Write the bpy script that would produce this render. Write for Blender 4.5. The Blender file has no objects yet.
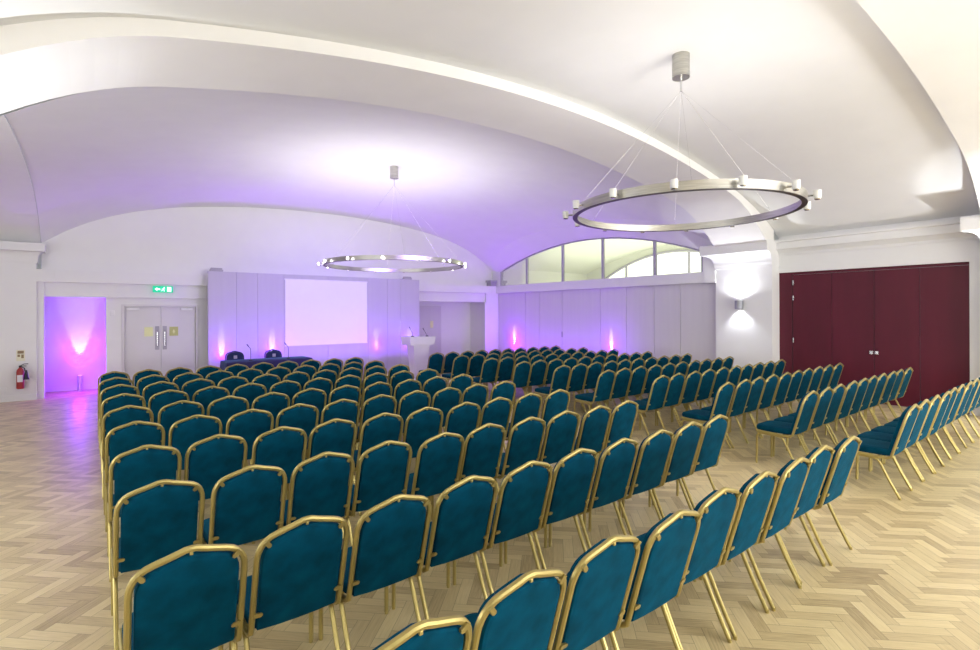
import bpy, bmesh, math, random
from mathutils import Vector, Matrix
random.seed(7)
SC = bpy.context.scene
COL = SC.collection
PI = math.pi

# ------------------------------------------------------------------ materials
def new_mat(name):
    m = bpy.data.materials.new(name); m.use_nodes = True
    nt = m.node_tree; nt.nodes.clear()
    o = nt.nodes.new('ShaderNodeOutputMaterial')
    b = nt.nodes.new('ShaderNodeBsdfPrincipled')
    nt.links.new(b.outputs[0], o.inputs[0])
    return m, nt, b, o

def mat(name, col, rough=0.5, metal=0.0, var=0.06, scale=8.0, bump=0.0, bscale=60.0, sheen=0.0, spec=0.5, emit=None, estr=0.0, aniso=None):
    m, nt, b, o = new_mat(name)
    b.inputs['Roughness'].default_value = rough
    b.inputs['Metallic'].default_value = metal
    b.inputs['Specular IOR Level'].default_value = spec
    tc = nt.nodes.new('ShaderNodeTexCoord')
    n = nt.nodes.new('ShaderNodeTexNoise'); n.inputs['Scale'].default_value = scale; n.inputs['Detail'].default_value = 4
    src = tc.outputs['Object']
    if aniso:
        mp = nt.nodes.new('ShaderNodeMapping'); mp.inputs['Scale'].default_value = aniso
        nt.links.new(src, mp.inputs[0]); src = mp.outputs[0]
    nt.links.new(src, n.inputs['Vector'])
    cr = nt.nodes.new('ShaderNodeValToRGB')
    cr.color_ramp.elements[0].position = 0.3; cr.color_ramp.elements[1].position = 0.7
    cr.color_ramp.elements[0].color = tuple(c*(1-var) for c in col)+(1,)
    cr.color_ramp.elements[1].color = tuple(min(1, c*(1+var)) for c in col)+(1,)
    nt.links.new(n.outputs['Fac'], cr.inputs[0]); nt.links.new(cr.outputs[0], b.inputs['Base Color'])
    if bump:
        n2 = nt.nodes.new('ShaderNodeTexNoise'); n2.inputs['Scale'].default_value = bscale
        nt.links.new(tc.outputs['Object'], n2.inputs['Vector'])
        bp = nt.nodes.new('ShaderNodeBump'); bp.inputs['Strength'].default_value = bump; bp.inputs['Distance'].default_value = .004
        nt.links.new(n2.outputs['Fac'], bp.inputs['Height']); nt.links.new(bp.outputs[0], b.inputs['Normal'])
    if sheen:
        b.inputs['Sheen Weight'].default_value = sheen; b.inputs['Sheen Roughness'].default_value = .4
        b.inputs['Sheen Tint'].default_value = (.05, .6, .8, 1)
    if emit:
        b.inputs['Emission Color'].default_value = emit+(1,); b.inputs['Emission Strength'].default_value = estr
    return m

M = {}
M['plaster'] = mat('white_plaster', (.80, .80, .79), .85, var=.015, scale=2, bump=.03)
M['arch'] = mat('cream_plaster', (.83, .82, .79), .8, var=.015, scale=2)
M['paint'] = mat('white_paint', (.78, .78, .775), .55, var=.01, scale=3)
M['panel'] = mat('offwhite_panel', (.64, .62, .64), .6, var=.02, scale=1.5, aniso=(6, 6, .3))
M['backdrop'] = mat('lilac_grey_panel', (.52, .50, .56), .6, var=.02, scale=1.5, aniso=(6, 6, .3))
M['door'] = mat('pale_grey_door', (.66, .645, .65), .45, var=.02, scale=2)
M['velvet'] = mat('teal_velvet', (.0, .052, .098), .8, var=.3, scale=9, bump=.25, bscale=240, sheen=.06, spec=.06)
M['seatvelvet'] = mat('deep_teal_velvet', (.0, .045, .085), .8, var=.2, scale=9, bump=.25, bscale=240, sheen=.1, spec=.06)
M['gold'] = mat('pale_gold_steel', (.43, .35, .125), .36, metal=.7, var=.05, scale=12)
M['steel'] = mat('brushed_steel', (.50, .49, .45), .3, metal=1, var=.14, scale=5, aniso=(1, 1, 14))
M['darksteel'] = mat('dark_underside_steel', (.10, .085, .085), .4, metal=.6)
M['chrome'] = mat('bright_steel', (.7, .7, .7), .22, metal=1)
M['burgundy'] = mat('burgundy_laminate', (.088, .007, .020), .45, spec=.3, var=.12, scale=3, aniso=(1, 1, .15), bump=.05, bscale=300)
M['black'] = mat('black_plastic', (.015, .015, .02), .5)
M['rubber'] = mat('dark_rubber', (.03, .025, .02), .7)
M['navy'] = mat('navy_tablecloth', (.02, .018, .09), .8, var=.2, sheen=.2)
M['navychair'] = mat('navy_fabric', (.008, .02, .07), .85, var=.2)
M['lectern'] = mat('grey_white_laminate', (.72, .71, .68), .4, var=.01)
M['screen'] = mat('projection_screen', (.86, .86, .87), .9, var=.004)
M['red'] = mat('extinguisher_red', (.38, .03, .03), .35)
M['yellow'] = mat('pale_yellow_notice', (.80, .82, .42), .6, var=.02)
M['olive'] = mat('yellow_green_notice', (.52, .54, .20), .6, var=.05, scale=60)
M['green'] = mat('exit_green', (.0, .45, .24), .5, emit=(.0, .55, .28), estr=.7)
M['exitwhite'] = mat('exit_white', (.85, .95, .9), .5, emit=(.8, 1, .9), estr=.9)
M['white'] = mat('white_plastic', (.8, .8, .8), .4)
M['sconce'] = mat('satin_grey_metal', (.34, .35, .38), .5, metal=.5)
M['can'] = mat('satin_silver', (.62, .62, .62), .45, metal=.5)
M['grey'] = mat('grey_box', (.38, .37, .40), .5)
M['frost'] = mat('frosted_glass', (.78, .79, .78), .35, spec=.6)
M['lamp'] = mat('lit_lamp', (1, 1, 1), .4, emit=(1, .97, .92), estr=9)
M['uplens'] = mat('purple_lens', (.6, .2, 1), .4, emit=(.75, .2, 1), estr=25)
M['winframe'] = mat('violet_grey_frame', (.40, .38, .46), .5)
M['roomwarm'] = mat('warm_white_plaster', (.80, .80, .73), .9, var=.01)
M['daylight'] = mat('bright_window', (.9, .95, .8), .6, emit=(.97, 1, .78), estr=1.1)

def glass_mat():
    m = bpy.data.materials.new('clear_glass'); m.use_nodes = True; nt = m.node_tree; nt.nodes.clear()
    o = nt.nodes.new('ShaderNodeOutputMaterial'); mx = nt.nodes.new('ShaderNodeMixShader')
    t = nt.nodes.new('ShaderNodeBsdfTransparent'); g = nt.nodes.new('ShaderNodeBsdfGlossy'); g.inputs['Roughness'].default_value = .02
    t.inputs['Color'].default_value = (.93, .95, .93, 1)
    lw = nt.nodes.new('ShaderNodeLayerWeight'); lw.inputs['Blend'].default_value = .25
    mul = nt.nodes.new('ShaderNodeMath'); mul.operation = 'MULTIPLY'; mul.inputs[1].default_value = .55
    nt.links.new(lw.outputs['Fresnel'], mul.inputs[0]); nt.links.new(mul.outputs[0], mx.inputs[0])
    nt.links.new(t.outputs[0], mx.inputs[1]); nt.links.new(g.outputs[0], mx.inputs[2]); nt.links.new(mx.outputs[0], o.inputs[0])
    return m
M['glass'] = glass_mat()

def herringbone():
    m, nt, b, o = new_mat('oak_herringbone_parquet')
    W, n = .078, 4
    def lk(s, d):
        if isinstance(s, (int, float)): d.default_value = s
        else: nt.links.new(s, d)
    def ma(op, a, bb=0.0, c=None):
        x = nt.nodes.new('ShaderNodeMath'); x.operation = op
        lk(a, x.inputs[0]); lk(bb, x.inputs[1])
        if c is not None: lk(c, x.inputs[2])
        return x.outputs[0]
    tc = nt.nodes.new('ShaderNodeTexCoord')
    mp = nt.nodes.new('ShaderNodeMapping'); mp.inputs['Rotation'].default_value = (0, 0, R45); mp.inputs['Scale'].default_value = (1/W, 1/W, 1)
    nt.links.new(tc.outputs['Object'], mp.inputs[0])
    sp = nt.nodes.new('ShaderNodeSeparateXYZ'); nt.links.new(mp.outputs[0], sp.inputs[0])
    x, y = sp.outputs[0], sp.outputs[1]
    i, j = ma('FLOOR', x), ma('FLOOR', y)
    mm = ma('FLOORED_MODULO', ma('SUBTRACT', i, j), 2*n)
    hz = ma('LESS_THAN', mm, n-.5)
    i0 = ma('SUBTRACT', i, mm)
    j0 = ma('SUBTRACT', j, ma('SUBTRACT', 2*n-1, mm))
    def mixv(f, a, bb):   # f?a:b
        return ma('ADD', ma('MULTIPLY', f, a), ma('MULTIPLY', ma('SUBTRACT', 1, f), bb))
    u = mixv(hz, ma('SUBTRACT', x, i0), ma('SUBTRACT', y, j0))
    v = mixv(hz, ma('FRACT', y), ma('FRACT', x))
    ida = mixv(hz, i0, i); idb = mixv(hz, j, ma('ADD', j0, 500))
    cb = nt.nodes.new('ShaderNodeCombineXYZ'); lk(ida, cb.inputs[0]); lk(idb, cb.inputs[1]); lk(hz, cb.inputs[2])
    wn = nt.nodes.new('ShaderNodeTexWhiteNoise'); wn.noise_dimensions = '3D'; nt.links.new(cb.outputs[0], wn.inputs['Vector'])
    cg = nt.nodes.new('ShaderNodeCombineXYZ')
    lk(ma('ADD', ma('MULTIPLY', u, .35), ma('MULTIPLY', wn.outputs['Value'], 90)), cg.inputs[0])
    lk(ma('ADD', ma('MULTIPLY', v, 5.0), ma('MULTIPLY', wn.outputs['Value'], 37)), cg.inputs[1])
    gn = nt.nodes.new('ShaderNodeTexNoise'); gn.inputs['Scale'].default_value = 1.6; gn.inputs['Detail'].default_value = 5
    nt.links.new(cg.outputs[0], gn.inputs['Vector'])
    big = nt.nodes.new('ShaderNodeTexNoise'); big.inputs['Scale'].default_value = 1.1; big.inputs['Detail'].default_value = 3
    nt.links.new(tc.outputs['Object'], big.inputs['Vector'])
    f = ma('ADD', ma('ADD', ma('MULTIPLY', wn.outputs['Value'], .40), ma('MULTIPLY', gn.outputs['Fac'], .50)), ma('MULTIPLY', big.outputs['Fac'], .25))
    cr = nt.nodes.new('ShaderNodeValToRGB'); e = cr.color_ramp.elements
    e[0].position = .18; e[0].color = (.26, .18, .085, 1); e[1].position = .95; e[1].color = (.78, .655, .37, 1)
    e2 = e.new(.5); e2.color = (.56, .445, .24, 1)
    lk(f, cr.inputs[0])
    # sparse dark knots
    kn = nt.nodes.new('ShaderNodeTexVoronoi'); kn.inputs['Scale'].default_value = 1.7
    nt.links.new(tc.outputs['Object'], kn.inputs['Vector'])
    kf = ma('LESS_THAN', kn.outputs['Distance'], .022)
    edge = ma('MINIMUM', ma('MINIMUM', u, ma('SUBTRACT', n, u)), ma('MINIMUM', v, ma('SUBTRACT', 1, v)))
    gap = ma('LESS_THAN', edge, .016)
    dark = ma('MAXIMUM', ma('MULTIPLY', gap, .62), ma('MULTIPLY', kf, .75))
    mx = nt.nodes.new('ShaderNodeMix'); mx.data_type = 'RGBA'
    lk(dark, mx.inputs[0]); nt.links.new(cr.outputs[0], mx.inputs[6]); mx.inputs[7].default_value = (.075, .045, .02, 1)
    nt.links.new(mx.outputs[2], b.inputs['Base Color'])
    lk(ma('ADD', .26, ma('MULTIPLY', gn.outputs['Fac'], .2)), b.inputs['Roughness'])
    b.inputs['Specular IOR Level'].default_value = .5
    bp = nt.nodes.new('ShaderNodeBump'); bp.inputs['Strength'].default_value = .25; bp.inputs['Distance'].default_value = .002
    lk(ma('SUBTRACT', ma('MULTIPLY', wn.outputs['Value'], .4), gap), bp.inputs['Height']); nt.links.new(bp.outputs[0], b.inputs['Normal'])
    return m
R45 = PI/4
M['floor'] = herringbone()

# ------------------------------------------------------------------ mesh helpers
class MB:
    def __init__(s): s.bm = bmesh.new(); s.smooth = False
    def box(s, x0, x1, y0, y1, z0, z1, bev=0.0):
        r = bmesh.ops.create_cube(s.bm, size=1)
        vs = r['verts']
        for v in vs: v.co = Vector(((x0+x1)/2+v.co.x*(x1-x0), (y0+y1)/2+v.co.y*(y1-y0), (z0+z1)/2+v.co.z*(z1-z0)))
        if bev:
            es = list({e for v in vs for e in v.link_edges})
            bmesh.ops.bevel(s.bm, geom=es, offset=bev, segments=2, affect='EDGES', profile=.6)
        return s
    def lathe(s, cx, cy, prof, n=24, axis='z', cap=True):
        rings = []
        for r, h in prof:
            ring = []
            for k in range(n):
                a = 2*PI*k/n; p = (r*math.cos(a), r*math.sin(a), h)
                if axis == 'x': p = (h, p[0], p[1])
                if axis == 'y': p = (p[0], h, p[1])
                ring.append(s.bm.verts.new((cx[0]+p[0], cx[1]+p[1], cx[2]+p[2])))
            rings.append(ring)
        for a, b in zip(rings, rings[1:]):
            for k in range(n): s.bm.faces.new((a[k], a[(k+1) % n], b[(k+1) % n], b[k]))
        if cap:
            s.bm.faces.new(rings[0][::-1]); s.bm.faces.new(rings[-1])
        s.smooth = True
        return s
    def tube(s, pts, w=.012, h=None, n=8, closed=False, cap=True, sq=True, up=None):
        h = h or w
        pts = [Vector(p) for p in pts]; N = len(pts)
        T = []
        for k in range(N):
            a = pts[(k-1) % N] if (closed or k > 0) else pts[k]
            b = pts[(k+1) % N] if (closed or k < N-1) else pts[k]
            T.append((b-a).normalized())
        ref = Vector(up) if up else (Vector((0, 0, 1)) if abs(T[0].z) < .9 else Vector((0, 1, 0)))
        nrm = (ref-T[0]*ref.dot(T[0])).normalized()
        if sq:
            c = .45
            prof = [(1, c), (c, 1), (-c, 1), (-1, c), (-1, -c), (-c, -1), (c, -1), (1, -c)]
        else:
            prof = [(math.cos(2*PI*q/n), math.sin(2*PI*q/n)) for q in range(n)]
        rings = []
        for k in range(N):
            if k:
                ax = T[k-1].cross(T[k])
                if ax.length > 1e-6:
                    nrm = Matrix.Rotation(T[k-1].angle(T[k]), 3, ax.normalized()) @ nrm
                nrm = (nrm-T[k]*nrm.dot(T[k])).normalized()
            bn = T[k].cross(nrm)
            rings.append([s.bm.verts.new(pts[k]+bn*(a*w)+nrm*(b*h)) for a, b in prof])
        m = len(prof)
        rr = rings+([rings[0]] if closed else [])
        for a, b in zip(rr, rr[1:]):
            for k in range(m): s.bm.faces.new((a[k], a[(k+1) % m], b[(k+1) % m], b[k]))
        if cap and not closed:
            s.bm.faces.new(rings[0][::-1]); s.bm.faces.new(rings[-1])
        s.smooth = True
        return s
    def prism(s, poly, axis, a, b):
        """poly: 2-D points; axis x: (y,z) extruded in x from a to b, etc."""
        def P(p, h):
            return {'x': (h, p[0], p[1]), 'y': (p[0], h, p[1]), 'z': (p[0], p[1], h)}[axis]
        A = [s.bm.verts.new(P(p, a)) for p in poly]; B = [s.bm.verts.new(P(p, b)) for p in poly]
        n = len(poly)
        for k in range(n): s.bm.faces.new((A[k], A[(k+1) % n], B[(k+1) % n], B[k]))
        s.bm.faces.new(A[::-1]); s.bm.faces.new(B)
        return s
    def grid(s, rows, closed=False):
        V = [[s.bm.verts.new(p) for p in r] for r in rows]
        for a, b in zip(V, V[1:]):
            for k in range(len(a)-1): s.bm.faces.new((a[k], a[k+1], b[k+1], b[k]))
            if closed: s.bm.faces.new((a[-1], a[0], b[0], b[-1]))
        return V
    def build(s, name, m, parent=None, loc=None, smooth=None, angle=35):
        bmesh.ops.recalc_face_normals(s.bm, faces=s.bm.faces)
        me = bpy.data.meshes.new(name); s.bm.to_mesh(me); s.bm.free()
        sm = s.smooth if smooth is None else smooth
        if sm:
            me.polygons.foreach_set('use_smooth', [True]*len(me.polygons))
            me.set_sharp_from_angle(angle=math.radians(angle))
        me.materials.append(m)
        o = bpy.data.objects.new(name, me); COL.objects.link(o)
        if parent: o.parent = parent
        if loc: o.location = loc
        return o

def center_origin(o):
    """put a top-level mesh's origin at the middle of its base"""
    vs = [v.co.copy() for v in o.data.vertices]
    c = Vector(((min(v.x for v in vs)+max(v.x for v in vs))/2, (min(v.y for v in vs)+max(v.y for v in vs))/2, min(v.z for v in vs)))
    o.data.transform(Matrix.Translation(-c)); o.location = c
    return o
def tag(o, label, cat, group=None):
    o['label'] = label; o['category'] = cat
    if group: o['group'] = group
    return o
def empty(name, loc, label, cat, rz=0, group=None):
    o = bpy.data.objects.new(name, None); COL.objects.link(o); o.location = loc; o.rotation_euler = (0, 0, rz); o.empty_display_size = .1
    return tag(o, label, cat, group)
def struct(mb, name, m, label=None, parent=None, **k):
    o = mb.build(name, m, parent, **k)
    if parent is None: o['kind'] = 'structure'
    if label: o['label'] = label
    return o
def sempty(name, loc, label=None):
    o = bpy.data.objects.new(name, None); COL.objects.link(o); o.location = loc; o['kind'] = 'structure'
    if label: o['label'] = label
    return o

# ------------------------------------------------------------------ camera
F, YAW, Y0, ROLL, H = 510.9, .6644, 313.3, -.0043, 1.847
cam = bpy.data.cameras.new('camera'); co = bpy.data.objects.new('camera', cam); COL.objects.link(co)
cam.sensor_width = 36; cam.lens = 36*F/980; cam.clip_start = .05
cam.shift_y = -(325-Y0)/980
co.matrix_world = Matrix.Translation((0, 0, H)) @ Matrix.Rotation(-YAW, 4, 'Z') @ Matrix.Rotation(PI/2, 4, 'X') @ Matrix.Rotation(ROLL, 4, 'Z')
SC.camera = co

# ------------------------------------------------------------------ room levels
XR, XL = 12.0, -.92            # pier faces
Y1a, Y1b = 5.1, 6.3            # arch over the sconce pier
Y2b = 1.65                     # near arch far edge
YS = 15.2                      # stage wall
LB, BB, BT = 2.26, 2.59, 2.86  # lintel bottom, beam bottom, beam top
CX = 5.4

def drop_arch(u):  u = abs(u); return .0236*u*u+.176*max(0, u-4.8)**2
def z_arch(x): return 4.77-drop_arch(x-CX)
def z_v2(x):
    u = abs(x-CX); return 4.91-.0236*u*u-(.05 if x > CX else .14)*max(0, u-4.9)**2

# floor
mb = MB(); mb.box(-6, 12.9, -7, 16.4, -.12, 0); struct(mb, 'floor', M['floor'], 'pale oak herringbone parquet floor')

# vault over the stage bay (sail vault)
CY1, HY1, CX1, HX1 = 10.75, 4.45, 5.575, 6.425
def vault1(t, w):
    z = 5.27-.39*w*w-.77*t*t-.66*abs(t)**6*w**4
    hx = HX1-(.6*(1-w**6) if t > 0 else 0)
    return (CX1+hx*t, CY1+HY1*w, z)
mb = MB(); NU, NV = 60, 48
mb.grid([[vault1(-1+2*a/NU, -1+2*b/NV) for a in range(NU+1)] for b in range(NV+1)])
V1 = struct(mb, 'ceiling', M['plaster'], 'white vaulted ceiling over the stage', smooth=True, angle=80)
# lunette wall over the stage beam
mb = MB()
mb.grid([[(vault1(-1+2*a/NU, 1)[0], YS, BT-.1) for a in range(NU+1)], [(vault1(-1+2*a/NU, 1)[0], YS, vault1(-1+2*a/NU, 1)[2]+.02) for a in range(NU+1)]])
struct(mb, 'wall_lunette', M['plaster'], 'white segmental end wall above the stage')
# middle vault
mb = MB()
xs = [-2.0+14.6*a/70 for a in range(71)]
mb.grid([[(x, y, z_v2(x)) for x in xs] for y in (Y2b-.02, 3.4, Y1a+.02)])
struct(mb, 'ceiling', M['plaster'], 'white vaulted ceiling of the middle bay', smooth=True, angle=80)
# vault over the camera
mb = MB()
mb.grid([[(x, y, z_v2(x)+.15) for x in xs] for y in (-7, .42)])
struct(mb, 'ceiling', M['plaster'], 'white vaulted ceiling of the near bay', smooth=True, angle=80)

def arch_band(y0, y1, name, lab):
    mb = MB(); xs = [-1.3+13.4*a/80 for a in range(81)]
    def top(x, y):
        return 5.45
    mb.grid([[(x, y0, 5.45) for x in xs], [(x, y0, z_arch(x)) for x in xs], [(x, y1, z_arch(x)) for x in xs], [(x, y1, 5.45) for x in xs]])
    o = struct(mb, name, M['arch'], lab, smooth=False)
    return o
arch_band(Y1a, Y1b, 'trim_1', 'broad cream arch spanning the ceiling before the stage bay')
arch_band(.4, Y2b, 'trim_2', 'broad cream arch at the top right of the picture')

# capital / pier builder. face at x=xf, facing dir sx (-1 faces -x)
def pier(xf, sx, y0, y1, name, lab, depth=.8):
    mb = MB()
    xb = xf-sx*depth
    mb.box(min(xf, xb), max(xf, xb), y0, y1, 0, 3.0)
    o = struct(mb, name, M['paint'], lab)
    return o
def capital(x0, x1, y0, y1, pj, name, sides, lab, zt=3.46, zb=2.92, zf=3.22, mat_=None):
    """flaring capital: profile follows the pier outline x0..x1,y0..y1, projecting pj on the listed sides"""
    mb = MB()
    prof = [(0.0, zb-.03), (.02, zb-.03), (.02, zb+.0), (.03, zb+.05)]
    for k in range(1, 9):
        a = k/8*PI/2
        prof.append((.03+(pj-.05)*(1-math.cos(a)), zb+.05+(zf-zb-.05)*math.sin(a)))
    prof += [(pj, zf), (pj, zt-.03), (pj-.015, zt), (0, zt)]
    rings = []
    for d, z in prof:
        ax0 = x0-(d if 'l' in sides else 0); ax1 = x1+(d if 'r' in sides else 0)
        ay0 = y0-(d if 'n' in sides else 0); ay1 = y1+(d if 'f' in sides else 0)
        rings.append([(ax0, ay0, z), (ax1, ay0, z), (ax1, ay1, z), (ax0, ay1, z)])
    V = mb.grid(rings, closed=True)
    mb.bm.faces.new(V[0][::-1]); mb.bm.faces.new(V[-1])
    return struct(mb, name, mat_ or M['paint'], lab)
pier(XR, -1, Y1a, Y1b+.1, 'wall_pier', 'white pier carrying the wall sconce', depth=.62)
capital(XR, XR+.62, Y1a-.01, Y1b+.1, .27, 'trim_3', 'lf', 'flared white capital above the sconce pier')
pier(XR, -1, .4, Y2b, 'wall_pier', 'white pier at the right edge', depth=.62)
capital(XR, XR+.62, .4, Y2b, .27, 'trim_4', 'lnf', 'flared white capital at the right edge')
pier(-1.3, 1, Y1a, Y1b, 'wall_pier', 'white pier on the left side')
capital(-2.1, -1.3, Y1a, Y1b, .27, 'trim_5', 'rnf', 'flared white capital on the left side')
pier(-1.3, 1, .4, Y2b, 'wall_pier', 'white pier on the left side behind')
# stage-left pier and its capital
mb = MB(); mb.box(-4.2, XL, 14.95, 16.3, 0, 3.0); struct(mb, 'wall_left', M['paint'], 'white wall left of the stage with the fire extinguisher')
capital(-4.2, XL, 14.95, 15.9, .15, 'trim_6', 'nr', 'white moulded capital above the extinguisher wall', zt=3.42, zb=3.02, zf=3.24)
mb = MB(); mb.box(-4.2, XL+.0, 14.92, 14.95, 0, .13); struct(mb, 'baseboard_left', M['paint'])

# left side arch of the stage bay, its soffit and the aisle ceiling
mb = MB()
ys = [CY1+HY1*(-1+2*k/48) for k in range(49)]
def zside(y):
    w = (y-CY1)/HY1; return 4.5-.39*w*w-.66*w**4
mb.grid([[(x, y, zside(y)-.02) for y in ys] for x in (-.86, -1.8)])
mb.grid([[(-.86, y, zz) for y, zz in ((yy, zside(yy)-.02) for yy in ys)], [(-.86, y, 5.4) for y in ys]])
struct(mb, 'trim_7', M['plaster'], 'side arch at the far left edge', smooth=True, angle=50)
mb = MB(); mb.box(-6, -1.8, Y1b, YS, 4.7, 4.8); struct(mb, 'ceiling', M['plaster'])
# outer shell
mb = MB(); mb.box(-6.1, -6, -7, 16.4, 0, 5.5); struct(mb, 'wall_far_left', M['plaster'])
mb = MB(); mb.box(-6, 12.9, -7.1, -7, 0, 5.5); struct(mb, 'wall_rear', M['plaster'])
mb = MB(); mb.box(-6, -2.0, -7, Y1b, 4.7, 4.8); struct(mb, 'ceiling', M['plaster'])
mb = MB(); mb.box(12.62, 12.72, -7, .4, 0, 5.3); struct(mb, 'wall_right_near', M['plaster'])

# ------------------------------------------------------------------ wall with burgundy doors (x=12.6)
XW = 12.35; DY0, DY1, DZ = 1.90, 5.10, 2.735
mb = MB()
mb.box(XW, XW+.3, Y2b, DY0, 0, DZ); mb.box(XW, XW+.3, Y2b, Y1a, DZ, 3.7); mb.box(XW+.1, XW+.3, DY1-.01, Y1a, 0, DZ)
struct(mb, 'wall_right', M['paint'], 'white wall around the burgundy doors')
# cornice with stepped profile
mb = MB()
mb.prism([(XW, 3.12), (XW-.03, 3.12), (XW-.04, 3.17), (XW-.10, 3.23), (XW-.15, 3.26), (XW-.15, 3.40), (XW-.19, 3.42), (XW-.19, 3.47), (XW, 3.47)], 'y', Y2b, Y1a)
struct(mb, 'trim_8', M['paint'], 'moulded white cornice above the burgundy doors')
DX = XW+.035
door = sempty('door_1', (DX, (DY0+DY1)/2, 0), 'wide burgundy folding doors across the right wall')
seams = [DY0+.005, 2.60, 3.32, 4.06, 4.83]
def loc_build(mb, name, m, par, **k):
    o = mb.build(name, m, None, **k); o.data.transform(Matrix.Translation(-Vector(par.location))); o.parent = par; return o
for a, b in zip(seams, seams[1:]):
    mb = MB(); mb.box(DX, DX+.05, a+.004, b-.004, .01, DZ-.06, bev=.004)
    leaf = loc_build(mb, 'door_leaf', M['burgundy'], door)
mb = MB(); mb.box(DX-.012, DX+.05, 4.838, DY1, .0, DZ-.002); mb.box(DX-.012, DX+.05, DY0, 4.838, DZ-.055, DZ-.002)
loc_build(mb, 'door_frame', M['burgundy'], door)
for z in (2.50, 2.16, 1.22):
    mb = MB(); mb.box(DX-.028, DX-.0, 4.795, 4.82, z-.055, z+.055, bev=.004)
    h = loc_build(mb, 'hinge', M['chrome'], door); h['label'] = 'small bright steel hinge'
for y in (3.275, 3.365):
    mb = MB(); mb.box(DX-.02, DX, y-.032, y+.032, .99, 1.06, bev=.005); mb.box(DX-.035, DX-.02, y-.012, y+.012, 1.005, 1.045, bev=.003)
    h = loc_build(mb, 'latch_plate', M['chrome'], door); h['label'] = 'square steel latch plate'
mb = MB(); mb.box(XW-.02, XW, Y2b, DY0, 0, .12); struct(mb, 'baseboard_right', M['paint'])

# ------------------------------------------------------------------ partition side (x=12)
mb = MB(); mb.box(12.15, 12.28, Y1b, 16.3, 0, BB+.05); PW = struct(mb, 'wall_partition', M['panel'], 'pale folding partition of tall flat panels')
ps = [6.42, 7.43, 8.22, 9.14, 10.09, 11.67, 12.73, 13.45, 14.95]
for a, b in zip(ps, ps[1:]):
    mb = MB(); mb.box(12.13, 12.16, a+.006, b-.006, .03, BB-.03, bev=.003)
    o = mb.build('partition_panel', M['panel'], PW)
mb = MB(); mb.box(12.115, 12.13, 11.64, 11.70, 1.06, 1.24, bev=.004); o = mb.build('pull_slot', M['grey'], PW)
# beam on the partition side and white end block
mb = MB(); mb.box(12.0, 12.3, 6.70, 15.3, BB, BT); struct(mb, 'trim_9', M['paint'], 'white beam below the arched window')
mb = MB(); mb.box(11.97, 12.3, 6.40, 6.70, BB-.01, BT+.01); struct(mb, 'trim_10', M['paint'], 'white end block of the beam beside the sconce pier')
# window wall
def head(y): d = y-10.75; return 4.12-.046*d*d
mb = MB()
N = 48
O = [(vault1(1, -1+2*k/N)[0], vault1(1, -1+2*k/N)[1], vault1(1, -1+2*k/N)[2]) for k in range(N+1)]
I = [(12.03, 10.75+4.0*(-1+2*k/N), head(10.75+4.0*(-1+2*k/N))) for k in range(N+1)]
mb.grid([O, I]); mb.grid([I, [(12.28, p[1], p[2]) for p in I]])
mb.box(12.03, 12.28, 6.3, 6.75, BT-.05, 3.46); mb.box(12.03, 12.28, 14.75, 15.25, BT-.05, 3.46)
struct(mb, 'wall_window', M['plaster'], 'deep white arched reveal of the lunette window', smooth=True, angle=30)
win = sempty('window_1', (12.1, 10.75, BT), 'arched lunette window with four dark mullions')
mull = [6.75, 8.16, 9.94, 11.58, 13.31, 14.75]
for y in mull:
    mb = MB(); w = .035 if 7 < y < 14 else .03
    yy = min(max(y, 6.75+w), 14.75-w)
    mb.box(12.05, 12.12, yy-w, yy+w, BT, head(yy)-.0)
    loc_build(mb, 'mullion', M['winframe'], win)
mb = MB()
mb.tube([(12.09, 10.75+3.98*(-1+2*k/N), head(10.75+3.98*(-1+2*k/N))-.02) for k in range(N+1)], w=.02)
loc_build(mb, 'head_frame', M['winframe'], win)
for a, b in zip(mull, mull[1:]):
    K = 10
    mb = MB(); g0 = [(12.095, a+(b-a)*k/K, BT+.002) for k in range(K+1)]; g1 = [(12.095, a+(b-a)*k/K, head(a+(b-a)*k/K)-.02) for k in range(K+1)]
    mb.grid([g0, g1]); mb.grid([[(12.101, p[1], p[2]) for p in g0], [(12.101, p[1], p[2]) for p in g1]])
    loc_build(mb, 'pane', M['glass'], win)
# corner corbel above the beam
mb = MB(); mb.box(11.75, 12.0, 14.92, 15.2, BT, BT+.14); mb.box(11.7, 12.0, 14.88, 15.2, BT+.14, BT+.22)
struct(mb, 'trim_11', M['grey'], 'small grey corbel in the corner over the beam')

# room beyond the lunette window
mb = MB()
def zn(y): d = y-11.5; return 4.55-.030*d*d
ysn = [5.5+12*k/40 for k in range(41)]
mb.grid([[(x, y, zn(y)) for y in ysn] for x in (12.3, 14.2)])
mb.grid([[(x, y, zn(y)+.35) for y in ysn] for x in (14.2, 20)])
mb.grid([[(14.2, y, zn(y)) for y in ysn], [(14.2, y, zn(y)+.35) for y in ysn]])
struct(mb, 'ceiling', M['roomwarm'], 'vaulted ceiling seen through the lunette window', smooth=True, angle=40)
mb = MB(); mb.box(12.3, 20, 5.4, 5.5, 2, 4.6); mb.box(12.3, 20, 17.5, 17.6, 2, 4.6); mb.box(20, 20.1, 5.4, 17.6, 2, 5.2)
struct(mb, 'wall_beyond', M['roomwarm'], 'pale walls of the room beyond the lunette window')
mb = MB(); mb.box(12.3, 20, 5.5, 17.5, 1.9, 2.0); struct(mb, 'floor', M['roomwarm'])
win2 = sempty('window_2', (19.95, 12.6, 3.2), 'far arched window glowing beyond the glass')
ysw = [8.6+8*k/24 for k in range(25)]
mb = MB(); mb.grid([[(19.97, y, 3.0) for y in ysw], [(19.97, y, 4.5-.075*(y-12.6)**2) for y in ysw]])
loc_build(mb, 'pane', M['daylight'], win2)
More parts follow.
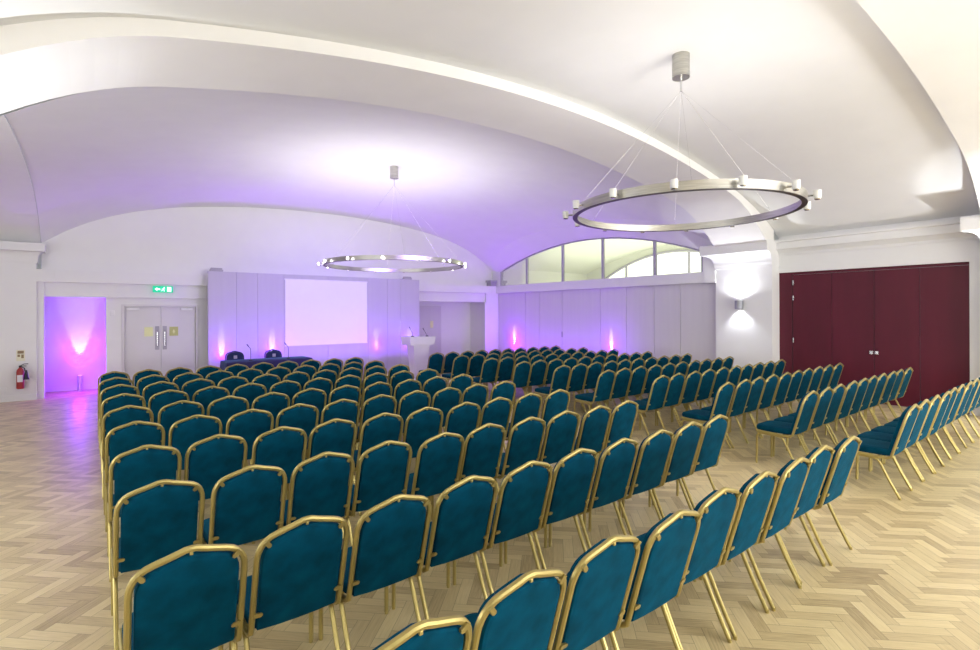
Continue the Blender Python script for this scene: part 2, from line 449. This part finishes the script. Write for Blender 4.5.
mb = MB(); mb.tube([(19.93, y, 4.5-.075*(y-12.6)**2) for y in ysw], w=.05); loc_build(mb, 'head_frame', M['winframe'], win2)
for y in (10.2, 11.8, 13.4, 15.0):
    mb = MB(); mb.box(19.9, 19.96, y-.05, y+.05, 3.0, 4.5-.075*(y-12.6)**2); loc_build(mb, 'mullion', M['winframe'], win2)

# ------------------------------------------------------------------ stage wall
AX1 = .30
mb = MB()
mb.box(XL, AX1, 16.2, 16.3, 0, BB)                  # alcove back
mb.box(AX1, .60, YS, 16.3, 0, BB)
mb.box(.60, 2.22, YS, 15.5, 2.10, BB)
mb.box(2.22, 8.7, YS, 15.35, 0, BB)
mb.box(8.7, 12.15, 16.0, 16.1, 0, BB); mb.box(8.6, 8.7, YS, 16.1, 0, BB)
mb.box(11.57, 12.15, 15.0, 16.0, 0, BB)
mb.box(XL, XL+.12, 15.02, 15.2, 0, BB); mb.box(XL-.01, XL, 15.2, 16.3, 0, BB)
mb.box(XL, AX1, 15.2, 16.3, LB+.1, LB+.2); mb.box(8.7, 11.57, 15.2, 16.0, LB+.1, LB+.2)
struct(mb, 'wall_stage', M['paint'], 'white wall with recesses behind the stage')
mb = MB(); mb.box(XL, 12.0, 15.08, YS+.0, LB, BB); struct(mb, 'trim_12', M['paint'], 'white lintel below the stage beam')
mb = MB(); mb.box(XL+.30, 12.0, 14.95, YS+.0, BB, BT); struct(mb, 'trim_13', M['paint'], 'white beam along the stage wall')
mb = MB(); mb.box(XL, XL+.30, 14.93, YS, BB-.005, BT+.005); struct(mb, 'trim_14', M['paint'], 'white end block of the stage beam')
mb = MB(); mb.box(XL+.0, AX1, 16.18, 16.2, 0, .10); struct(mb, 'baseboard_alcove', M['paint'])
# panelled door jamb posts of the right recess
mb = MB(); mb.box(11.50, 11.60, 14.98, 15.06, 0, LB); struct(mb, 'trim_15', M['paint'], 'white post at the right recess')

# double doors
dd = sempty('door_2', (1.41, YS+.08, 0), 'pale grey double doors left of the stage')
mb = MB(); mb.box(.60, .655, YS-.03, YS+.14, 0, 2.10); mb.box(2.165, 2.22, YS-.03, YS+.14, 0, 2.10); mb.box(.655, 2.165, YS-.03, YS+.14, 2.05, 2.10)
loc_build(mb, 'door_frame', M['door'], dd)
for k, (a, b) in enumerate(((.66, 1.405), (1.413, 2.16))):
    mb = MB(); mb.box(a, b, YS+.05, YS+.1, .01, 2.045, bev=.003)
    leaf = loc_build(mb, 'door_leaf', M['door'], dd)
    hx = 1.33 if k == 0 else 1.49
    mb = MB(); mb.box(hx-.045, hx+.045, YS+.045, YS+.05, .97, 1.56, bev=.002); p = mb.build('push_plate', M['grey'], leaf); p.data.transform(Matrix.Translation(-Vector(dd.location)))
    p['label'] = 'dark grey steel push plate'
    mb = MB(); mb.tube([(hx, YS+.045, 1.05), (hx, YS+.0, 1.07), (hx, YS+.0, 1.42), (hx, YS+.045, 1.44)], w=.012, sq=False); p = mb.build('handle', M['chrome'], leaf); p.data.transform(Matrix.Translation(-Vector(dd.location)))
    sx = a+.10 if k == 0 else b-.12
    mb = MB(); mb.box(sx-.06 if k == 0 else sx-.20, sx+.20 if k == 0 else sx+.06, YS+.0, YS+.05, 1.965, 2.02, bev=.008); p = mb.build('door_closer', M['white'], leaf); p.data.transform(Matrix.Translation(-Vector(dd.location)))
for (x0, x1, mm, lab) in ((1.06, 1.24, 'yellow', 'pale yellow notice on the left door leaf'), (1.59, 1.78, 'olive', 'yellow-green notice on the right door leaf')):
    mb = MB(); mb.box(x0, x1, YS+.043, YS+.049, 1.31, 1.54)
    o = mb.build('notice', M[mm]); center_origin(o); tag(o, lab, 'notice')
    if mm == 'olive':
        mb = MB(); mb.prism([(-.03, -.02), (.0, .05), (.03, -.02)], 'y', -.007, -.004); mb.box(-.02, .02, -.007, -.004, -.055, -.035)
        q = mb.build('pictogram', M['yellow'], o, loc=(0, 0, .12))

# exit sign: white arrow, running man, doorway
ex = empty('exit_sign', (1.43, 15.0, 2.40), 'green illuminated exit sign with running figure on the lintel', 'exit sign')
mb = MB(); mb.box(-.21, .21, -.03, .03, 0, .155, bev=.004); mb.build('sign_face', M['green'], ex)
mb = MB()
mb.prism([(-.175, .078), (-.12, .125), (-.12, .095), (-.06, .095), (-.06, .060), (-.12, .060), (-.12, .030)], 'y', -.036, -.030)
mb.build('arrow', M['exitwhite'], ex)
mb = MB()
mb.lathe((.025, -.034, .118), 0, [(.014, -.002), (.014, .002)], 12, axis='y')
mb.tube([(.02, -.033, .10), (.0, -.033, .065)], w=.012); mb.tube([(.0, -.033, .065), (.03, -.033, .045), (.02, -.033, .02)], w=.007)
mb.tube([(.0, -.033, .065), (-.02, -.033, .04), (-.045, -.033, .035)], w=.007); mb.tube([(.018, -.033, .095), (-.015, -.033, .09), (-.03, -.033, .07)], w=.005); mb.tube([(.018, -.033, .095), (.045, -.033, .08)], w=.005)
mb.build('running_figure', M['exitwhite'], ex, smooth=False)
mb = MB(); mb.box(.085, .175, -.036, -.030, .022, .135); mb.build('doorway_symbol', M['exitwhite'], ex)
mb = MB(); mb.box(-.07, -.05, -.0, .03, .155, .19); mb.box(.05, .07, 0, .03, .155, .19); mb.build('bracket', M['white'], ex)

# wall switch
mb = MB(); mb.box(.38, .47, YS-.02, YS, 1.83, 1.95, bev=.006); mb.box(.41, .44, YS-.028, YS-.02, 1.87, 1.91, bev=.003)
o = mb.build('wall_switch', M['white']); center_origin(o); tag(o, 'small white switch box on the wall left of the double doors', 'switch')
mb = MB(); mb.box(-1.52, -1.40, 14.935, 14.95, .21, .31, bev=.004); mb.box(-1.48, -1.465, 14.93, 14.935, .24, .28); mb.box(-1.455, -1.44, 14.93, 14.935, .24, .28)
o = mb.build('power_socket', M['white']); center_origin(o); tag(o, 'white power socket low on the wall at the left edge', 'socket')

# fire extinguisher with sign
fe = empty('fire_extinguisher', (-1.18, 14.845, .27), 'red fire extinguisher with black horn on the left white wall', 'fire extinguisher')
mb = MB(); mb.lathe((0, 0, 0), 0, [(.05, 0), (.062, .01), (.065, .03), (.065, .36), (.055, .41), (.03, .44), (.022, .46)], 20); mb.build('cylinder', M['red'], fe)
mb = MB(); mb.box(-.045, .045, -.068, -.055, .15, .30, bev=.004); q = mb.build('instruction_label', M['white'], fe)
mb = MB(); mb.lathe((0, 0, 0), 0, [(.02, .455), (.024, .48), (.02, .50)], 12); mb.tube([(0, 0, .49), (.06, -.01, .53), (.13, -.01, .53)], w=.008); mb.tube([(0, 0, .48), (.06, -.01, .49), (.10, -.01, .485)], w=.007); mb.build('valve', M['black'], fe)
mb = MB(); mb.tube([(.02, -.02, .47), (.07, -.05, .44), (.08, -.06, .38)], w=.010, sq=False); mb.lathe((.10, -.07, 0), 0, [(.05, .20), (.016, .40)], 14); mb.build('horn', M['black'], fe)
mb = MB(); mb.box(-.03, .03, .06, .105, .20, .40); mb.build('wall_bracket', M['grey'], fe)
sg = empty('safety_sign', (-1.18, 14.945, .86), 'small white and yellow sign above the fire extinguisher', 'sign')
mb = MB(); mb.box(-.07, .07, -.006, .004, 0, .24, bev=.002); mb.build('sign_plate', mat('sign_cream', (.8, .78, .6), .6), sg)
mb = MB(); mb.box(-.05, .05, -.010, -.006, .16, .22); mb.box(-.05, -.01, -.010, -.006, .09, .14); mb.box(.01, .05, -.010, -.006, .06, .14); mb.build('sign_print', mat('sign_brown', (.28, .2, .1), .6), sg)

# ------------------------------------------------------------------ stage set
st = empty('stage_backdrop', (5.43, 14.65, 0), 'tall white backdrop wall of upright panels behind the stage table', 'backdrop')
xs_ = [2.36, 3.02, 3.54, 4.22, 5.45, 6.70, 7.35, 7.80, 8.50]
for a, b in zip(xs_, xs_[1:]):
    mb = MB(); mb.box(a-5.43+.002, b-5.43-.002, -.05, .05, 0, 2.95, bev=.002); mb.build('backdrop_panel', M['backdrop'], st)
sc = empty('projection_screen', (5.45, 14.588, .96), 'large white blank projection screen fixed on the stage backdrop', 'screen')
mb = MB(); mb.box(-1.205, 1.205, -.012, .012, .015, 1.84); mb.build('screen_surface', M['screen'], sc)
for z0_, z1_ in ((1.84, 1.87), (0, .015)):
    mb = MB(); mb.box(-1.225, 1.225, -.016, .012, z0_, z1_); mb.build('screen_bar', M['white'], sc)
for x, lab in ((2.56, 'small grey box on top of the backdrop at its left end'), (8.08, 'small grey box on top of the backdrop near its right end')):
    o = empty('spot_box', (x, 14.65, 2.95), lab, 'equipment box', group=None)
    mb = MB(); mb.box(-.15, .15, -.05, .05, .0, .05, bev=.005); mb.box(-.13, .13, -.045, .045, .05, .09, bev=.004); mb.build('housing', M['grey'], o)

# table with cloth
tb = empty('stage_table', (3.40, 13.12, 0), 'long trestle table on the stage hidden under navy cloth', 'table')
mb = MB(); mb.box(-.95, .95, -.32, .32, .715, .745); mb.build('tabletop', M['lectern'], tb)
for sx in (-1, 1):
    for sy in (-1, 1):
        mb = MB(); mb.tube([(sx*.85, sy*.25, 0), (sx*.85, sy*.25, .715)], w=.015); mb.build('leg', M['chrome'], tb)
mb = MB()
def clothring(d, z, wv):
    pts = []
    P_ = [(-.97-d, -.34-d), (.97+d, -.34-d), (.97+d, .34+d), (-.97-d, .34+d)]
    for q in range(4):
        a, b = Vector(P_[q]), Vector(P_[(q+1) % 4]); n = 30 if q % 2 == 0 else 12
        nr = Vector(((b-a).y, -(b-a).x)).normalized()
        for k in range(n):
            p = a.lerp(b, k/n)+nr*wv*math.sin(k*1.9+q); pts.append((p.x, p.y, z))
    return pts
V = mb.grid([clothring(.03, .03, .025), clothring(.02, .3, .018), clothring(.01, .6, .008), clothring(.0, .745, 0), clothring(-.02, .757, 0)], closed=True)
mb.bm.faces.new(V[-1])
o = mb.build('tablecloth', M['navy'], None, loc=(3.40, 13.12, 0), smooth=True, angle=50); tag(o, 'dark navy cloth covering the stage table', 'tablecloth')
def goose(name, loc, pts, lab, parent=None):
    t = empty(name, loc, lab, 'microphone')
    mb = MB(); mb.lathe((0, 0, 0), 0, [(.045, 0), (.045, .015), (.02, .025)], 18); mb.build('base', M['black'], t)
    mb = MB(); mb.tube([(0, 0, .02)]+pts, w=.006, sq=False); mb.build('gooseneck', M['black'], t)
    e = Vector(pts[-1]); d = (e-Vector(pts[-2])).normalized()
    mb = MB(); mb.tube([e, e+d*.02, e+d*.06, e+d*.07], w=.011, sq=False); mb.build('mic_head', M['black'], t)
    return t
goose('table_microphone', (2.98, 12.95, .757), [(0, 0, .2), (-.005, 0, .28), (-.05, -.02, .335)], 'gooseneck microphone on the navy table beside the left stage chair')
goose('table_microphone', (3.84, 12.95, .757), [(0, 0, .2), (-.005, 0, .28), (-.06, -.02, .345)], 'gooseneck microphone on the navy table beside the right stage chair')

# lectern
lc = empty('lectern', (7.30, 12.62, 0), 'pale grey lectern with wide top tapering column right of the screen', 'lectern')
def frust(mb, w0, d0, z0, w1, d1, z1):
    A = [(-w0, -d0, z0), (w0, -d0, z0), (w0, d0, z0), (-w0, d0, z0)]; B = [(-w1, -d1, z1), (w1, -d1, z1), (w1, d1, z1), (-w1, d1, z1)]
    V = mb.grid([A, B], closed=True); mb.bm.faces.new(V[0][::-1]); mb.bm.faces.new(V[1])
mb = MB(); frust(mb, .16, .14, .03, .255, .20, .97); mb.build('column', M['lectern'], lc)
mb = MB(); frust(mb, .38, .25, .97, .41, .27, 1.20); mb.build('reading_top', M['lectern'], lc)
mb = MB(); mb.box(-.3, .3, -.24, .24, 0, .03, bev=.004); mb.build('base', M['lectern'], lc)
goose('lectern_microphone', (7.12, 12.62, 1.20), [(0, 0, .08), (-.01, 0, .12), (-.07, 0, .22)], 'small gooseneck microphone on the left side of the lectern')
goose('lectern_microphone', (7.55, 12.55, 1.20), [(0, 0, .03), (-.03, 0, .07), (-.10, 0, .18)], 'small gooseneck microphone on the right side of the lectern')

# right recess door + notice
dr = sempty('door_3', (9.7, 15.98, 0), 'plain pale door in the recess right of the backdrop')
mb = MB(); mb.box(9.25, 10.12, 15.93, 15.98, .01, 2.05, bev=.004); loc_build(mb, 'door_leaf', M['panel'], dr)
mb = MB(); mb.box(10.12, 10.20, 15.95, 16.0, 0, 2.12); mb.box(9.25, 10.12, 15.95, 16.0, 2.05, 2.12); loc_build(mb, 'door_frame', M['door'], dr)
mb = MB(); mb.box(9.72, 9.84, 15.915, 15.928, 1.33, 1.58); o = mb.build('notice', M['yellow']); center_origin(o); tag(o, 'pale yellow notice on the door behind the lectern', 'notice')

# ------------------------------------------------------------------ banquet chairs
def chair_meshes():
    def yb(z): return .145-(z-.43)*.29
    w = .2035
    half = [(w, .56, .402), (w, .40, .394), (w, .24, .384), (w, .185, .388), (w, .152, .408), (w, .140, .445)]
    for z in (.55, .68, .775): half.append((w, yb(z), z))
    for x, z in ((w-.002, .800), (w-.008, .822), (w-.018, .843), (w-.033, .861), (w-.053, .875), (w-.080, .885), (.055, .9045), (.02, .9165), (0, .918)): half.append((x, yb(z), z))
    path = half+[(-x, y, z) for x, y, z in half[-2::-1]]
    fr = MB().tube(path, w=.0125, h=.0125, up=(1, 0, 0))
    # seat cross rails are part of the frame
    for y in (.50, .26): fr.tube([(-w, y, .395), (w, y, .395)], w=.009)
    # backrest pad
    bk = MB()
    ow = w-.020
    ol = [(ow, .425), (ow, .60), (ow, .77)]+[(ow-.003, .798), (ow-.011, .822), (ow-.026, .843), (ow-.050, .859), (.05, .885), (0, .897)]
    ol = ol+[(-x, z) for x, z in ol[-2::-1]]
    ol += [(-ow*.98, .415), (-ow*.5, .408), (0, .406), (ow*.5, .408), (ow*.98, .415)]
    cz = .64
    def ring(s, n):
        r = []
        for x, z in ol:
            X, Z = x*s, cz+(z-cz)*s
            r.append((X, yb(Z)+n*.96, Z+n*.28))
        return r
    V = bk.grid([ring(.02, -.017), ring(.5, -.0165), ring(.9, -.0145), ring(.975, -.011), ring(1.0, -.004), ring(1.0, .010), ring(1.0, .034), ring(.97, .046), ring(.88, .054), ring(.6, .060), ring(.02, .062)], closed=True)
    bk.bm.faces.new(V[0][::-1]); bk.bm.faces.new(V[-1])
    # seat pad
    se = MB()
    def srect(sx, sy, z, cy=.365, dome=0):
        r = []; K = 40
        for k in range(K):
            a = 2*PI*k/K; c, s_ = math.cos(a), math.sin(a)
            ex = .32
            X = sx*math.copysign(abs(c)**ex, c); Y = sy*math.copysign(abs(s_)**ex, s_)
            r.append((X, cy+Y, z))
        return r
    V = se.grid([srect(.18, .19, .405), srect(.20, .212, .408), srect(.205, .220, .425), srect(.205, .220, .448), srect(.198, .210, .468), srect(.17, .185, .477), srect(.09, .10, .482), srect(.004, .004, .483)], closed=True)
    se.bm.faces.new(V[0][::-1]); se.bm.faces.new(V[-1])
    legs = []
    lw = .2035
    for sx in (1, -1):
        x = sx*lw
        l = MB().tube([(x, .40, .375), (x, .50, .378), (x, .535, .368), (x, .552, .335), (sx*lw, .558, .012)], w=.0115)
        l.lathe((sx*lw, .558, 0), 0, [(.011, 0), (.0118, .022)], 8); legs.append(l)
        l = MB().tube([(x, .40, .375), (x, .30, .372), (x, .265, .360), (x, .243, .33), (x, .163, .16), (sx*lw, .085, .012)], w=.0115)
        l.lathe((sx*lw, .083, 0), 0, [(.011, 0), (.0118, .022)], 8); legs.append(l)
    clips = []
    for (x, z, r) in ((w-.036, .850, -.8), (-(w-.036), .850, .8), (w-.018, .50, 0), (-(w-.018), .50, 0)):
        c = MB(); L_ = .018
        poly = [(-.016, -.009), (.014, -.010), (.021, -.005), (.021, .004), (.014, .010), (-.016, .010)]
        if z < .6:
            d = -math.copysign(1, x); pts = [(d*a, b) for a, b in poly]
        else:
            an = math.radians(-128) if x > 0 else math.radians(-52)
            pts = [(a*math.cos(an)-b*math.sin(an), a*math.sin(an)+b*math.cos(an)) for a, b in poly]
        A = []; B = []
        for a, b in pts:
            Z = z+b
            A.append(c.bm.verts.new((x+a, yb(Z)-.0215, Z))); B.append(c.bm.verts.new((x+a, yb(Z)-.008, Z)))
        n = len(pts)
        for k in range(n): c.bm.faces.new((A[k], A[(k+1) % n], B[(k+1) % n], B[k]))
        c.bm.faces.new(A[::-1]); c.bm.faces.new(B)
        clips.append(c)
    c = MB(); c.box(-.006, .006, yb(.905)-.014, yb(.905)-.004, .896, .909, bev=.0015); clips.append(c)
    return fr, bk, se, legs, clips
fr, bk, se, legs, clips = chair_meshes()
proto = bpy.data.objects.new('banquet_chair', None); COL.objects.link(proto); proto.empty_display_size = .1
def kid(mb, n, m, p): return mb.build(n, m, p)
o_fr = kid(fr, 'frame', M['gold'], proto)
for c in clips: kid(c, 'clip', M['gold'], o_fr)
kid(bk, 'backrest', M['velvet'], proto); kid(se, 'seat', M['seatvelvet'], proto)
for l in legs: kid(l, 'leg', M['gold'], proto)
def copy_tree(o, parent=None):
    c = o.copy(); COL.objects.link(c)
    if parent: c.parent = parent
    for ch in list(o.children): copy_tree(ch, c)
    return c
ORD = ['first', 'second', 'third', 'fourth', 'fifth', 'sixth', 'seventh', 'eighth', 'ninth', 'tenth']
used = [False]
def put_chair(x, y, rz, lab, grp):
    if not used[0]: o = proto; used[0] = True
    else: o = copy_tree(proto)
    o.location = (x, y, 0); o.rotation_euler = (0, 0, rz); o['label'] = lab; o['category'] = 'chair'; o['group'] = grp
    return o
def rowname(r):
    if r == 0: return 'the nearest row'
    if r == 9: return 'the farthest row'
    if r == 8: return 'the second farthest row'
    return 'the %s nearest row' % ORD[r]
def seatname(n):   # n counted from the central aisle
    if n == 0: return 'teal chair right beside the aisle'
    return 'teal chair, %s from the aisle' % ORD[n]
for r in range(10):
    y = 1.336+1.0027*r
    for k in range(10):
        if r == 0 and k == 0: continue
        n = 9-k
        jx, jy, jr = random.uniform(-.005, .005), random.uniform(-.02, .02), random.uniform(-.012, .012)
        put_chair(.31+.46*k+jx, y+jy, jr, '%s, in %s, left block' % (seatname(n), rowname(r)), 'banquet chairs in the left block')
RX = {1: [6.45, 6.86, 7.34, 7.74, 8.08, 8.52, 8.95, 9.40, 9.84, 10.28], 2: [6.64, 7.09, 7.53, 8.02, 8.44, 8.87, 9.32, 9.75, 10.18, 10.62],
      3: [6.62, 7.08, 7.5, 7.94, 8.38, 8.83, 9.27, 9.71, 10.17, 10.65], 4: [6.62, 7.05, 7.49, 7.94, 8.39, 8.82, 9.25, 9.68, 10.13, 10.61],
      5: [6.59, 7.03, 7.45, 7.88, 8.31, 8.74, 9.17, 9.6, 10.04, 10.5], 6: [6.59, 7.03, 7.48, 7.92, 8.36, 8.78, 9.21, 9.66, 10.12, 10.6],
      7: [6.54, 6.98, 7.41, 7.86, 8.29, 8.73, 9.16, 9.61, 10.05, 10.5], 8: [6.53, 6.95, 7.37, 7.81, 8.24, 8.67, 9.11, 9.55, 9.99, 10.42],
      9: [6.48, 6.91, 7.35, 7.78, 8.21, 8.65, 9.09, 9.54, 9.98, 10.41], 10: [6.45, 6.88, 7.31, 7.75, 8.19, 8.63, 9.07, 9.5, 9.94, 10.38]}
for r in range(10):
    y = 1.384+.9847*r
    px_ = -9
    for k, x in enumerate(RX[r+1]):
        x = max(x, px_+.439); px_ = x
        put_chair(x, y+random.uniform(-.01, .01), random.uniform(-.006, .006), '%s, in %s, right block' % (seatname(k), rowname(r)), 'banquet chairs in the right block')
# two navy chairs behind the stage table, facing the room
for x, lab in ((2.86, 'navy chair behind the stage table, left of the two'), (3.78, 'navy chair behind the stage table, right of the two')):
    c = empty('stage_chair', (x, 14.10, 0), lab, 'chair', rz=PI)
    for ch in proto.children:
        d = ch.copy(); COL.objects.link(d); d.parent = c
        if ch.name.startswith(('backrest', 'seat')):
            d.data = ch.data.copy(); d.data.materials[0] = M['navychair']
        if ch.name.startswith('frame'):
            d.data = ch.data.copy(); d.data.materials[0] = M['navychair']
    mb = MB(); mb.box(-.04, .04, .125, .132, .74, .82, bev=.004); q = mb.build('grey_badge', M['grey'], c); q['label'] = 'small grey square badge'

# ------------------------------------------------------------------ ring chandeliers
def chandelier(cx, cy, cz, R, ztop, lab, lit, rot):
    t = empty('ring_chandelier', (cx, cy, cz), lab, 'chandelier')
    n = 96; hh = .045; th = .028
    ro, ri = R, R-th
    mb = MB(); rings = []
    for r_, z in ((ro, -hh), (ro, hh), (ri, hh), (ri, -hh), (ro, -hh)):
        rings.append([(r_*math.cos(2*PI*k/n), r_*math.sin(2*PI*k/n), z) for k in range(n)])
    mb.grid(rings, closed=True); bmesh.ops.remove_doubles(mb.bm, verts=mb.bm.verts, dist=1e-5)
    mb.build('ring', M['steel'], t, smooth=True, angle=40)
    mb = MB(); rings = []
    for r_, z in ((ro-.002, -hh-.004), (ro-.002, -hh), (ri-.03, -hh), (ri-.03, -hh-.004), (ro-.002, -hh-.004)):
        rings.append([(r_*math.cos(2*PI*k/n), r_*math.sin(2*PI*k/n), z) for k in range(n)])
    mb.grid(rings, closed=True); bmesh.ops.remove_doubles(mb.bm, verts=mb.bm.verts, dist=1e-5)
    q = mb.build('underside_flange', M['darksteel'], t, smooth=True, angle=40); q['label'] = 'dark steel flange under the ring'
    top = ztop-cz
    mb = MB(); mb.lathe((0, 0, 0), 0, [(.10, top-.27), (.10, top+.02)], 28); mb.build('canopy', M['steel'], t)
    mb = MB(); mb.lathe((0, 0, 0), 0, [(.012, top-.43), (.012, top-.27)], 10); mb.build('stem', M['chrome'], t)
    for k in range(6):
        a = rot+2*PI*k/6+.12
        e = Vector(((R-.014)*math.cos(a), (R-.014)*math.sin(a), hh))
        mb = MB(); mb.tube([(0, 0, top-.42), e], w=.0017, sq=False, n=6); mb.build('cable', M['chrome'], t)
    for k in range(14):
        a = rot+2*PI*k/14; ca, sa = math.cos(a), math.sin(a)
        p = Vector(((R+.085)*ca, (R+.085)*sa, 0))
        mb = MB(); mb.tube([((R-.01)*ca, (R-.01)*sa, 0), ((R+.055)*ca, (R+.055)*sa, 0)], w=.012, sq=False); mb.lathe((p.x, p.y, -.052), 0, [(.024, 0), (.030, .008)], 14)
        br = mb.build('lamp_arm', M['chrome'], t)
        mb = MB(); mb.lathe((p.x, p.y, -.042), 0, [(.030, 0), (.036, .01), (.038, .085)] if not lit else [(.014, 0), (.022, .01), (.025, .04), (.014, .055)], 18)
        mb.build('glass_shade', M['lamp'] if lit else M['frost'], br)
    return t
chandelier(5.55, 3.38, 3.06, 1.28, z_v2(5.55), 'large steel ring chandelier with unlit frosted lamps, nearest the camera', False, .50)
chandelier(5.60, 10.75, 2.99, 1.60, 5.27, 'steel ring chandelier with bright lit lamps before the stage', True, .05)

# ------------------------------------------------------------------ sconces
def spot(name, loc, d, energy, ang, blend, col, rad=.02):
    l = bpy.data.lights.new(name, 'SPOT'); l.energy = energy; l.spot_size = math.radians(ang); l.spot_blend = blend; l.color = col; l.shadow_soft_size = rad
    o = bpy.data.objects.new(name, l); COL.objects.link(o); o.location = loc; o.rotation_euler = Vector(d).to_track_quat('-Z', 'Y').to_euler(); return o
def sconce(x, y, z, s, lab, e=90):
    t = empty('wall_sconce', (x, y, z), lab, 'wall light')
    mb = MB(); mb.lathe((s*.08, 0, 0), 0, [(.088, -.10), (.092, -.095), (.092, .095), (.088, .10)], 24, cap=False)
    mb.box(min(0, s*.03), max(0, s*.03), -.05, .05, -.09, .09); mb.build('housing', M['sconce'], t)
    mb = MB(); mb.lathe((s*.08, 0, 0), 0, [(.05, -.02), (.05, .02)], 20); mb.build('bulb', M['lamp'], t)
    spot('sconce_up_lamp', (x+s*.06, y, z+.11), (-s*.02, 0, 1), e*.62, 86, .25, (.90, .94, 1), .02)
    spot('sconce_wide_lamp', (x+s*.12, y, z+.12), (s*.3, 0, 1), e*(.35 if s < 0 else 1.3), 165, .5, (.95, .96, 1), .05)
    spot('sconce_down_lamp', (x+s*.07, y, z-.11), (-s*.02, 0, -1), e*.42, 118, .7, (.90, .94, 1), .03)
sconce(XR, 5.80, 2.02, -1, 'cylindrical steel wall sconce shining up and down on the white pier')
sconce(-1.3, 5.75, 2.02, 1, 'steel wall sconce on the left pier outside the picture', e=110)
sconce(XR, 1.0, 2.02, -1, 'steel wall sconce on the pier just outside the right edge', e=200)

# ------------------------------------------------------------------ purple uplighters
PUR = (.25, .0, 1.0)
def uplight(x, y, dx, dy, lab, e=60, ang=44, grp='purple uplighters', core=.4, wide=.40, hot=55, cang=15, cdir=2.2):
    t = empty('uplighter', (x, y, 0), lab, 'uplighter', group=grp)
    mb = MB(); mb.lathe((0, 0, 0), 0, [(.055, 0), (.055, .012), (.042, .016), (.042, .34), (.046, .35), (.046, .365), (.036, .365), (.036, .35)], 24, cap=False); mb.build('cylinder', M['can'], t)
    mb = MB(); mb.lathe((0, 0, 0), 0, [(.035, .34), (.034, .346)], 20); mb.build('lens', M['uplens'], t)
    spot('uplighter_lamp', (x-dx*1.5, y-dy*1.5, .372), (dx*.6, dy*.6, 1), e*wide, 110, 1, PUR, .03)
    spot('uplighter_beam', (x, y, .375), (dx, dy, 1), e*core, ang, .25, PUR, .015)
    spot('uplighter_core', (x, y, .375), (dx*cdir, dy*cdir, 1), hot*1.5, cang, .5, (.66, .74, 1), .012)
uplight(-.20, 16.02, 0, .06, 'silver uplighter glowing purple in the alcove left of the double doors', 420, 60, core=.20, wide=.30, hot=60, cang=30, cdir=1.6)
uplight(2.66, 14.44, 0, .12, 'purple uplighter at the left end of the backdrop', 150, 42)
uplight(3.90, 14.44, 0, .12, 'purple uplighter left of the projection screen', 150, 42)
uplight(6.97, 14.44, 0, .12, 'purple uplighter right of the projection screen', 110, 38, hot=25)
uplight(8.12, 14.44, 0, .12, 'purple uplighter behind the lectern', 150, 42)
uplight(11.98, 14.05, .12, 0, 'purple uplighter against the partition beside the room corner', 200, 42, hot=90)
uplight(11.98, 9.68, .12, 0, 'purple uplighter halfway along the partition', 130, 40, hot=60)

# ------------------------------------------------------------------ lights
def area(name, loc, d, sx, sy, e, col=(1, 1, 1)):
    l = bpy.data.lights.new(name, 'AREA'); l.shape = 'RECTANGLE'; l.size = sx; l.size_y = sy; l.energy = e; l.color = col
    o = bpy.data.objects.new(name, l); COL.objects.link(o); o.location = loc; o.rotation_euler = Vector(d).to_track_quat('-Z', 'Y').to_euler(); return o
# upward disks: glow of the lit stage-bay ring, plus two added ceiling fills
def disk(name, loc, size, e, col):
    l = bpy.data.lights.new(name, 'AREA'); l.shape = 'DISK'; l.size = size; l.energy = e; l.color = col
    o = bpy.data.objects.new(name, l); COL.objects.link(o); o.location = loc; o.rotation_euler = (PI, 0, 0)
disk('ceiling_fill', (5.45, 10.75, 3.12), 4.2, 85, (1, .97, .99))
disk('ceiling_fill', (5.55, 3.38, 3.16), 2.7, 26, (.97, .97, 1))  # added ceiling fill; the ring here is unlit
disk('ceiling_fill', (5.4, -3.2, 3.0), 3.4, 260, (.97, .97, 1))  # added ceiling fill behind the camera, no ring hangs there
# soft fills added behind and left of the camera; no windows built there
area('rear_fill_light', (7, -6.8, 2.0), (0, 1, .32), 9, 2.6, 900, (.98, .98, 1))
area('left_fill_light', (-5.8, 3, 2.0), (1, .0, .3), 12, 2.6, 520, (.95, .97, 1))
area('next_room_light', (16.5, 11.5, 2.3), (0, 0, 1), 6, 8, 230, (1, 1, .86))
# purple fill lights added to spread colour over backdrop, partition and vault
area('backdrop_purple_fill', (5.4, 14.1, .42), (0, -.05, 1), 6.2, .25, 55, (.27, .06, 1))
spot('stage_purple_fill', (5.4, 7.2, 4.3), (0, 7.4, -2.75), 1300, 50, .6, (.27, .12, 1), 1.3)  # added purple fill aimed at the backdrop, no fixture there
area('partition_purple_fill', (11.55, 11.6, .42), (.0, 0, 1), .25, 5.5, 55, (.27, .04, 1))
def glow(name, loc, e):
    l = bpy.data.lights.new(name, 'POINT'); l.energy = e; l.color = (.27, .0, 1); l.shadow_soft_size = .08
    o = bpy.data.objects.new(name, l); COL.objects.link(o); o.location = loc
glow('alcove_purple_fill', (-.20, 15.35, .5), 42)  # added point fill that tints the alcove floor purple
glow('corner_purple_fill', (11.8, 14.0, .55), 20)  # added purple point fill by the partition corner

w = bpy.data.worlds.new('world'); SC.world = w; w.use_nodes = True
w.node_tree.nodes['Background'].inputs[0].default_value = (.9, .93, 1, 1); w.node_tree.nodes['Background'].inputs[1].default_value = .4
SC.view_settings.view_transform = 'Standard'; SC.view_settings.look = 'None'; SC.view_settings.gamma = 1; SC.view_settings.exposure = .15
